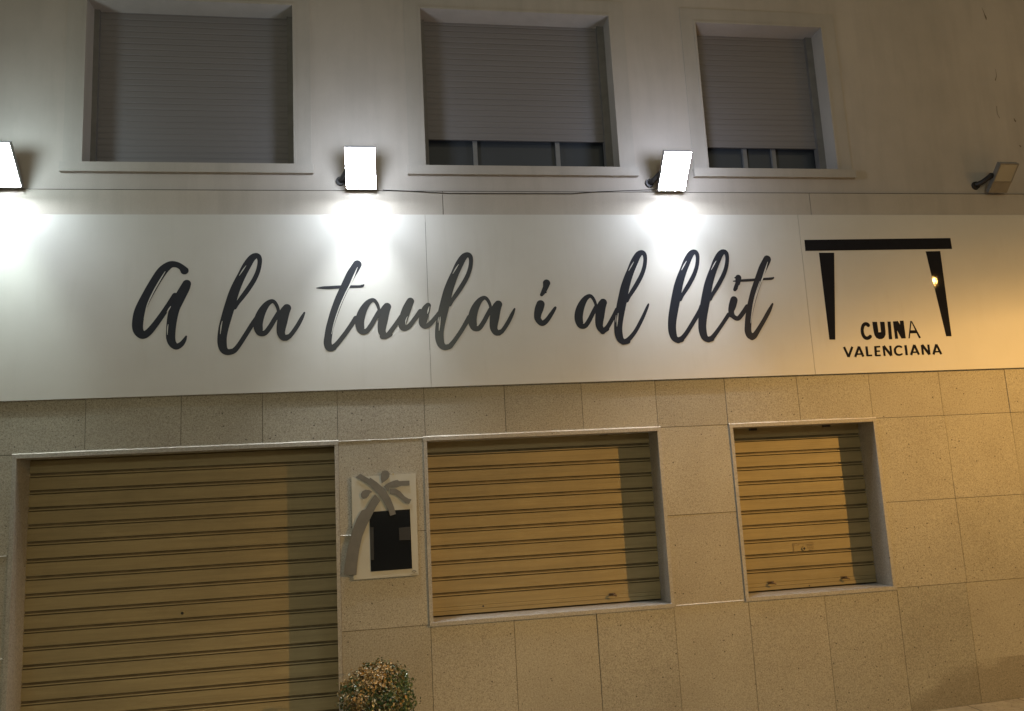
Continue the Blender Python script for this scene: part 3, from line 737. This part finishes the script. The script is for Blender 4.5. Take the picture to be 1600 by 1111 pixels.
for k in range(7):
    a = math.pi * (0.08 + 0.84 * k / 6); cyl(bm, (ex, BY - 0.0004, ez - 0.006), (ex, BY - 0.0012, ez - 0.006), 0.003, n=8)
    box(bm, ex + 0.013 * math.cos(a) - 0.002, ex + 0.013 * math.cos(a) + 0.002, BY - 0.0014, BY + 0.0, ez - 0.004 + 0.011 * math.sin(a) - 0.0035, ez - 0.004 + 0.011 * math.sin(a) + 0.003)
box(bm, ex - 0.022, ex + 0.022, BY - 0.0012, BY, ez - 0.0165, ez - 0.0145)
build('emblem', bm, simple('emblem_ink', (0.16, 0.15, 0.13), 0.6), mb)
for x, y in ((180, 165), (600, 135), (180, 1000), (600, 970)):
    a, b = Q(x, y); bm = bmesh.new(); cyl(bm, (a, 0.0, b), (a, BY + 0.0102, b), 0.007, n=12); build('standoff', bm, STEEL, mb)
bm = bmesh.new(); a, b = Q(467, 116); cyl(bm, (a, BY, b), (a, BY - 0.004, b), 0.004, n=12); build('screw', bm, simple('brass', (0.8, 0.55, 0.2), 0.25, 1.0), mb)

# ------------------------------------------------------------------ potted box shrub
sx, sy_, sz = -0.075, -0.35, 0.585; SR = 0.205
g0 = gz(sx)
sh = tag(empty('potted_shrub', (sx, sy_, g0)), 'round clipped box shrub with yellowed leaves in a white pot by the wall', 'shrub')
bm = bmesh.new()
prof = [(0.0, g0), (0.135, g0), (0.15, g0 + 0.02), (0.185, 0.42), (0.190, 0.455), (0.203, 0.460), (0.205, 0.490), (0.200, 0.497), (0.186, 0.495), (0.182, 0.45), (0.0, 0.45)]
NS = 40; rings = []
for r, z in prof: rings.append([bm.verts.new((sx + r * math.cos(2 * math.pi * i / NS), sy_ + r * math.sin(2 * math.pi * i / NS), z)) for i in range(NS)] if r else [bm.verts.new((sx, sy_, z))])
for A, B in zip(rings, rings[1:]):
    for i in range(NS):
        j = (i + 1) % NS
        if len(A) == 1: bm.faces.new((A[0], B[i], B[j]))
        elif len(B) == 1: bm.faces.new((A[i], A[j], B[0]))
        else: bm.faces.new((A[i], A[j], B[j], B[i]))
build('pot', bm, [POT], sh, smooth=True)
bm = bmesh.new(); cyl(bm, (sx, sy_, 0.44), (sx, sy_, 0.462), 0.181, n=32); build('soil', bm, SOIL, sh)
rnd = random.Random(3)
bm = bmesh.new()
for k in range(46):
    th = rnd.uniform(0, 2 * math.pi); ph = math.acos(rnd.uniform(-0.5, 1)); d_ = Vector((math.sin(ph) * math.cos(th), math.sin(ph) * math.sin(th), math.cos(ph)))
    p0 = Vector((sx, sy_, 0.46)) + Vector((rnd.uniform(-.02, .02), rnd.uniform(-.02, .02), 0)); p1 = Vector((sx, sy_, sz)) + d_ * SR * 0.92
    mid = (p0 + p1) / 2 + Vector((0, 0, 0.03)); tube(bm, [p0, mid, p1], 0.0028, 5)
build('stem', bm, BARK, sh)
bm = bmesh.new()
from mathutils import noise as mn
def leaf(p, nrm, L, mi):
    t = nrm.cross(Vector((rnd.uniform(-1, 1), rnd.uniform(-1, 1), rnd.uniform(-1, 1)))).normalized(); b = nrm.cross(t)
    W = L * 0.30; c = L * 0.12
    vs = [bm.verts.new(p + q) for q in (-t * L / 2, -t * L * .1 + b * W + nrm * c, t * L * .3 + b * W * .8 + nrm * c, t * L / 2, t * L * .3 - b * W * .8 + nrm * c, -t * L * .1 - b * W + nrm * c)]
    for f in ((vs[0], vs[1], vs[2], vs[3]), (vs[0], vs[3], vs[4], vs[5])): bm.faces.new(f).material_index = mi
for k in range(5600):
    th = rnd.uniform(0, 2 * math.pi); ph = math.acos(rnd.uniform(-1, 1))
    d_ = Vector((math.sin(ph) * math.cos(th), math.sin(ph) * math.sin(th), math.cos(ph)))
    lump = 1 + 0.16 * mn.noise(d_ * 2.1 + Vector((4, 1, 2))) + 0.16 * mn.noise(d_ * 5.5)
    # squarish shoulders of a clipped ball
    sq = (abs(d_.x) ** 2.6 + abs(d_.y) ** 2.6 + abs(d_.z) ** 2.6) ** (-1 / 2.6)
    rr = SR * lump * (0.35 + 0.65 * sq) * (1 - 0.30 * rnd.random() ** 2.0) * (1.0 + (0.16 * rnd.random() if rnd.random() < 0.10 else 0))
    p = Vector((sx, sy_, sz)) + d_ * rr
    if p.z < 0.47 and (p.x - sx) ** 2 + (p.y - sy_) ** 2 < 0.19 ** 2: continue
    if p.z < 0.44: continue
    nn = (d_ + Vector((rnd.uniform(-1, 1), rnd.uniform(-1, 1), rnd.uniform(-1, 1))) * 0.9).normalized()
    v_ = mn.noise(p * 7 + Vector((1.3, 0, 5))) - (p.x - sx) * 2.2 + (p.z - sz) * 1.0 + rnd.uniform(-.35, .35)
    mi = 2 if v_ > 0.24 else (1 if v_ > 0.02 else 0)
    if rnd.random() < 0.09: mi = 3
    leaf(p, nn, rnd.uniform(0.013, 0.026), mi)
def leafm(name, col, r=0.38):
    mt = simple(name, col, r, var=0.35, nscale=70); return mt
build('foliage', bm, [leafm('box_leaf_green', (0.055, 0.095, 0.032), 0.3), leafm('box_leaf_olive', (0.14, 0.135, 0.05), 0.3), leafm('box_leaf_dry', (0.36, 0.235, 0.085)), leafm('box_leaf_pale', (0.50, 0.46, 0.32), 0.22)], sh)
